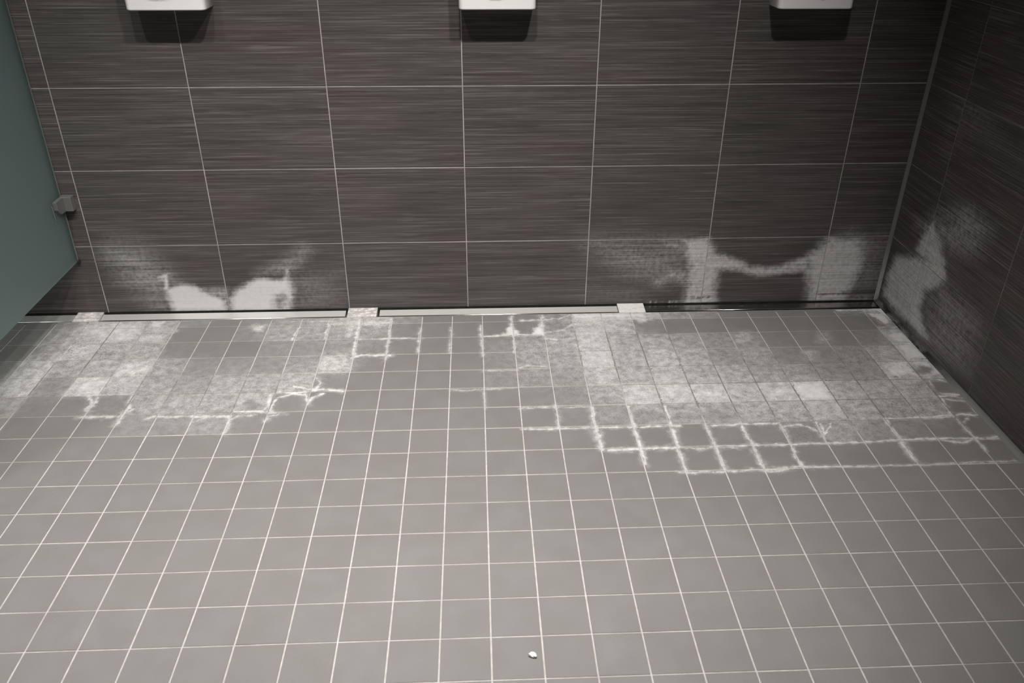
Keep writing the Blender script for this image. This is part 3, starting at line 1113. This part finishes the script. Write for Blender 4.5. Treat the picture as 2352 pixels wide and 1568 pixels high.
def disc_prism(cx, cz, rad, y0, y1, n=24, dome=0.0):
    v, f = [], []
    rings = [(rad, y0), (rad, y1 + 0.003), (rad * 0.88, y1), (rad * 0.5, y1 - dome)]
    for rr, y in rings:
        v += [(cx + rr * math.cos(2 * math.pi * k / n), y, cz + rr * math.sin(2 * math.pi * k / n)) for k in range(n)]
    for j in range(len(rings) - 1):
        f += [(j * n + k, (j + 1) * n + k, (j + 1) * n + (k + 1) % n, j * n + (k + 1) % n) for k in range(n)]
    f.append(tuple(range((len(rings) - 1) * n, len(rings) * n))[::-1])
    return v, f


PANEL_Z0, PANEL_H, PANEL_D, PANEL_W = 0.969, 1.05, 0.088, 0.214
proto = None


def make_panel():
    e = empty('shower_panel')
    v, f = shell(PANEL_W, PANEL_D, 0.0, PANEL_H, 0.014, 0.004)
    mesh_obj('housing', v, f, MAT['white'], e, smooth=True)
    o = e.children[0]
    o.data.polygons.foreach_set('use_smooth', [len(p.vertices) == 4 for p in o.data.polygons])
    v, f = disc_prism(0, 0.088, 0.021, -PANEL_D + 0.001, -PANEL_D - 0.040, dome=0.001)
    kb = mesh_obj('push_button', v, f, MAT['chrome'], e, smooth=True)
    v, f = disc_prism(0, 0.088, 0.026, -PANEL_D + 0.0012, -PANEL_D - 0.004)
    mesh_obj('collar', v, f, MAT['chrome'], kb, smooth=True)
    v, f = disc_prism(0, 0.93, 0.030, -PANEL_D + 0.001, -PANEL_D - 0.045, dome=0.004)
    mesh_obj('shower_head', v, f, MAT['chrome'], e, smooth=True)
    return e


def copy_tree(o, parent=None):
    c = o.copy()
    col.objects.link(c)
    c.parent = parent
    for chd in list(o.children):
        copy_tree(chd, c)
    return c


panel_spots = [
    (WX0 + 1.013 * WW, 'left white shower panel above the wing-shaped wall stains, nearest the glass screen'),
    (WX0 + 3.255 * WW, 'middle white shower panel over the clean stretch of dark wall'),
    (WX0 + 5.475 * WW, 'right white shower panel above the arched wall stain, nearest the corner'),
]
proto = make_panel()
for k, (x, lab) in enumerate(panel_spots):
    o = proto if k == 0 else copy_tree(proto)
    o.location = (x, -0.0004, PANEL_Z0)
    tag(o, lab, 'shower panel', 'white shower panels on the back wall')

# ------------------------------------------------------------------ frosted glass screen
GX, GZ0, GT = -1.3066, 0.1956, 0.010
gl = empty('glass_screen', (GX, -0.5, GZ0))
tag(gl, 'frosted greenish glass screen standing out from the back wall at the left', 'glass screen')
Y_A, Y_B, GH = -0.012, -1.02, 1.75
box('pane', -GT, 0, Y_B + 0.5, Y_A + 0.5, 0, GH, MAT['glass'], gl, bevel=0.001, seg=1)
box('edge_strip', -GT + 0.0005, -0.0005, Y_A + 0.5, Y_A + 0.5 + 0.0075, 0.0, GH, MAT['glass_edge'], gl)
box('corner_bumper', -0.006, 0.004, 0.5 - 0.012, 0.5 - 0.002, -0.006, 0.004, MAT['rubber'], gl, bevel=0.001)


def clamp(z, lab):
    """metal clamp: a block on the wall and a tapered leaf gripping the pane"""
    e = empty('glass_clamp', (GX, 0, z))
    tag(e, lab, 'clamp', 'clamps of the glass screen')
    box('wall_block', 0.0012, 0.036, -0.026, -0.0004, 0.0, 0.046, MAT['clamp'], e, bevel=0.0015)
    y0, y1 = -0.0265, -0.072
    prof = [(y0, 0.0), (y0, 0.046), (y1, 0.046), (y1, 0.020), (y1 + 0.012, 0.006), (y1 + 0.022, 0.0)]
    v = [(0.0012, y, z_) for y, z_ in prof] + [(0.013, y, z_) for y, z_ in prof]
    n = len(prof)
    f = [(k, n + k, n + (k + 1) % n, (k + 1) % n) for k in range(n)] + [tuple(range(n)), tuple(range(n, 2 * n))[::-1]]
    o = mesh_obj('leaf', v, f, MAT['clamp'], e)
    b = o.modifiers.new('bevel', 'BEVEL')
    b.width, b.segments = 0.0012, 2
    box('upright_bar', 0.0012, 0.0075, -0.089, -0.083, -0.004, 0.040, MAT['chrome'], e, bevel=0.001)  # slim upright chrome bar standing just ahead of the leaf
    return e


clamp(0.372, 'small grey metal clamp holding the glass screen to the wall')

# ------------------------------------------------------------------ white scrap on the floor
fx, fr_ = px_floor(1225, 1516)
sx0, sy0_ = floor_xy(fx, fr_)
import bmesh
bm = bmesh.new()
bmesh.ops.create_icosphere(bm, subdivisions=3, radius=1.0)
for v in bm.verts:
    p = v.co
    k = 1 + 0.22 * math.sin(5.1 * p.x + 1.3) * math.sin(4.3 * p.y + 0.4) + 0.16 * math.sin(9 * p.z + 6 * p.x)
    p *= k
    bend = -0.35 * max(0, p.x) ** 1.5
    v.co = (p.x * 0.0078, (p.y + bend) * 0.0052, max(-0.55, p.z) * 0.0048 + 0.0027)
me = bpy.data.meshes.new('paper_scrap')
bm.to_mesh(me)
bm.free()
me.materials.append(MAT['scrap'])
me.polygons.foreach_set('use_smooth', [True] * len(me.polygons))
o = bpy.data.objects.new('paper_scrap', me)
o.location = (sx0, sy0_, 0.0003)
o.rotation_euler = (0, 0, -0.25)
col.objects.link(o)
tag(o, 'tiny white scrap lying alone on a clean floor tile in the foreground', 'scrap')
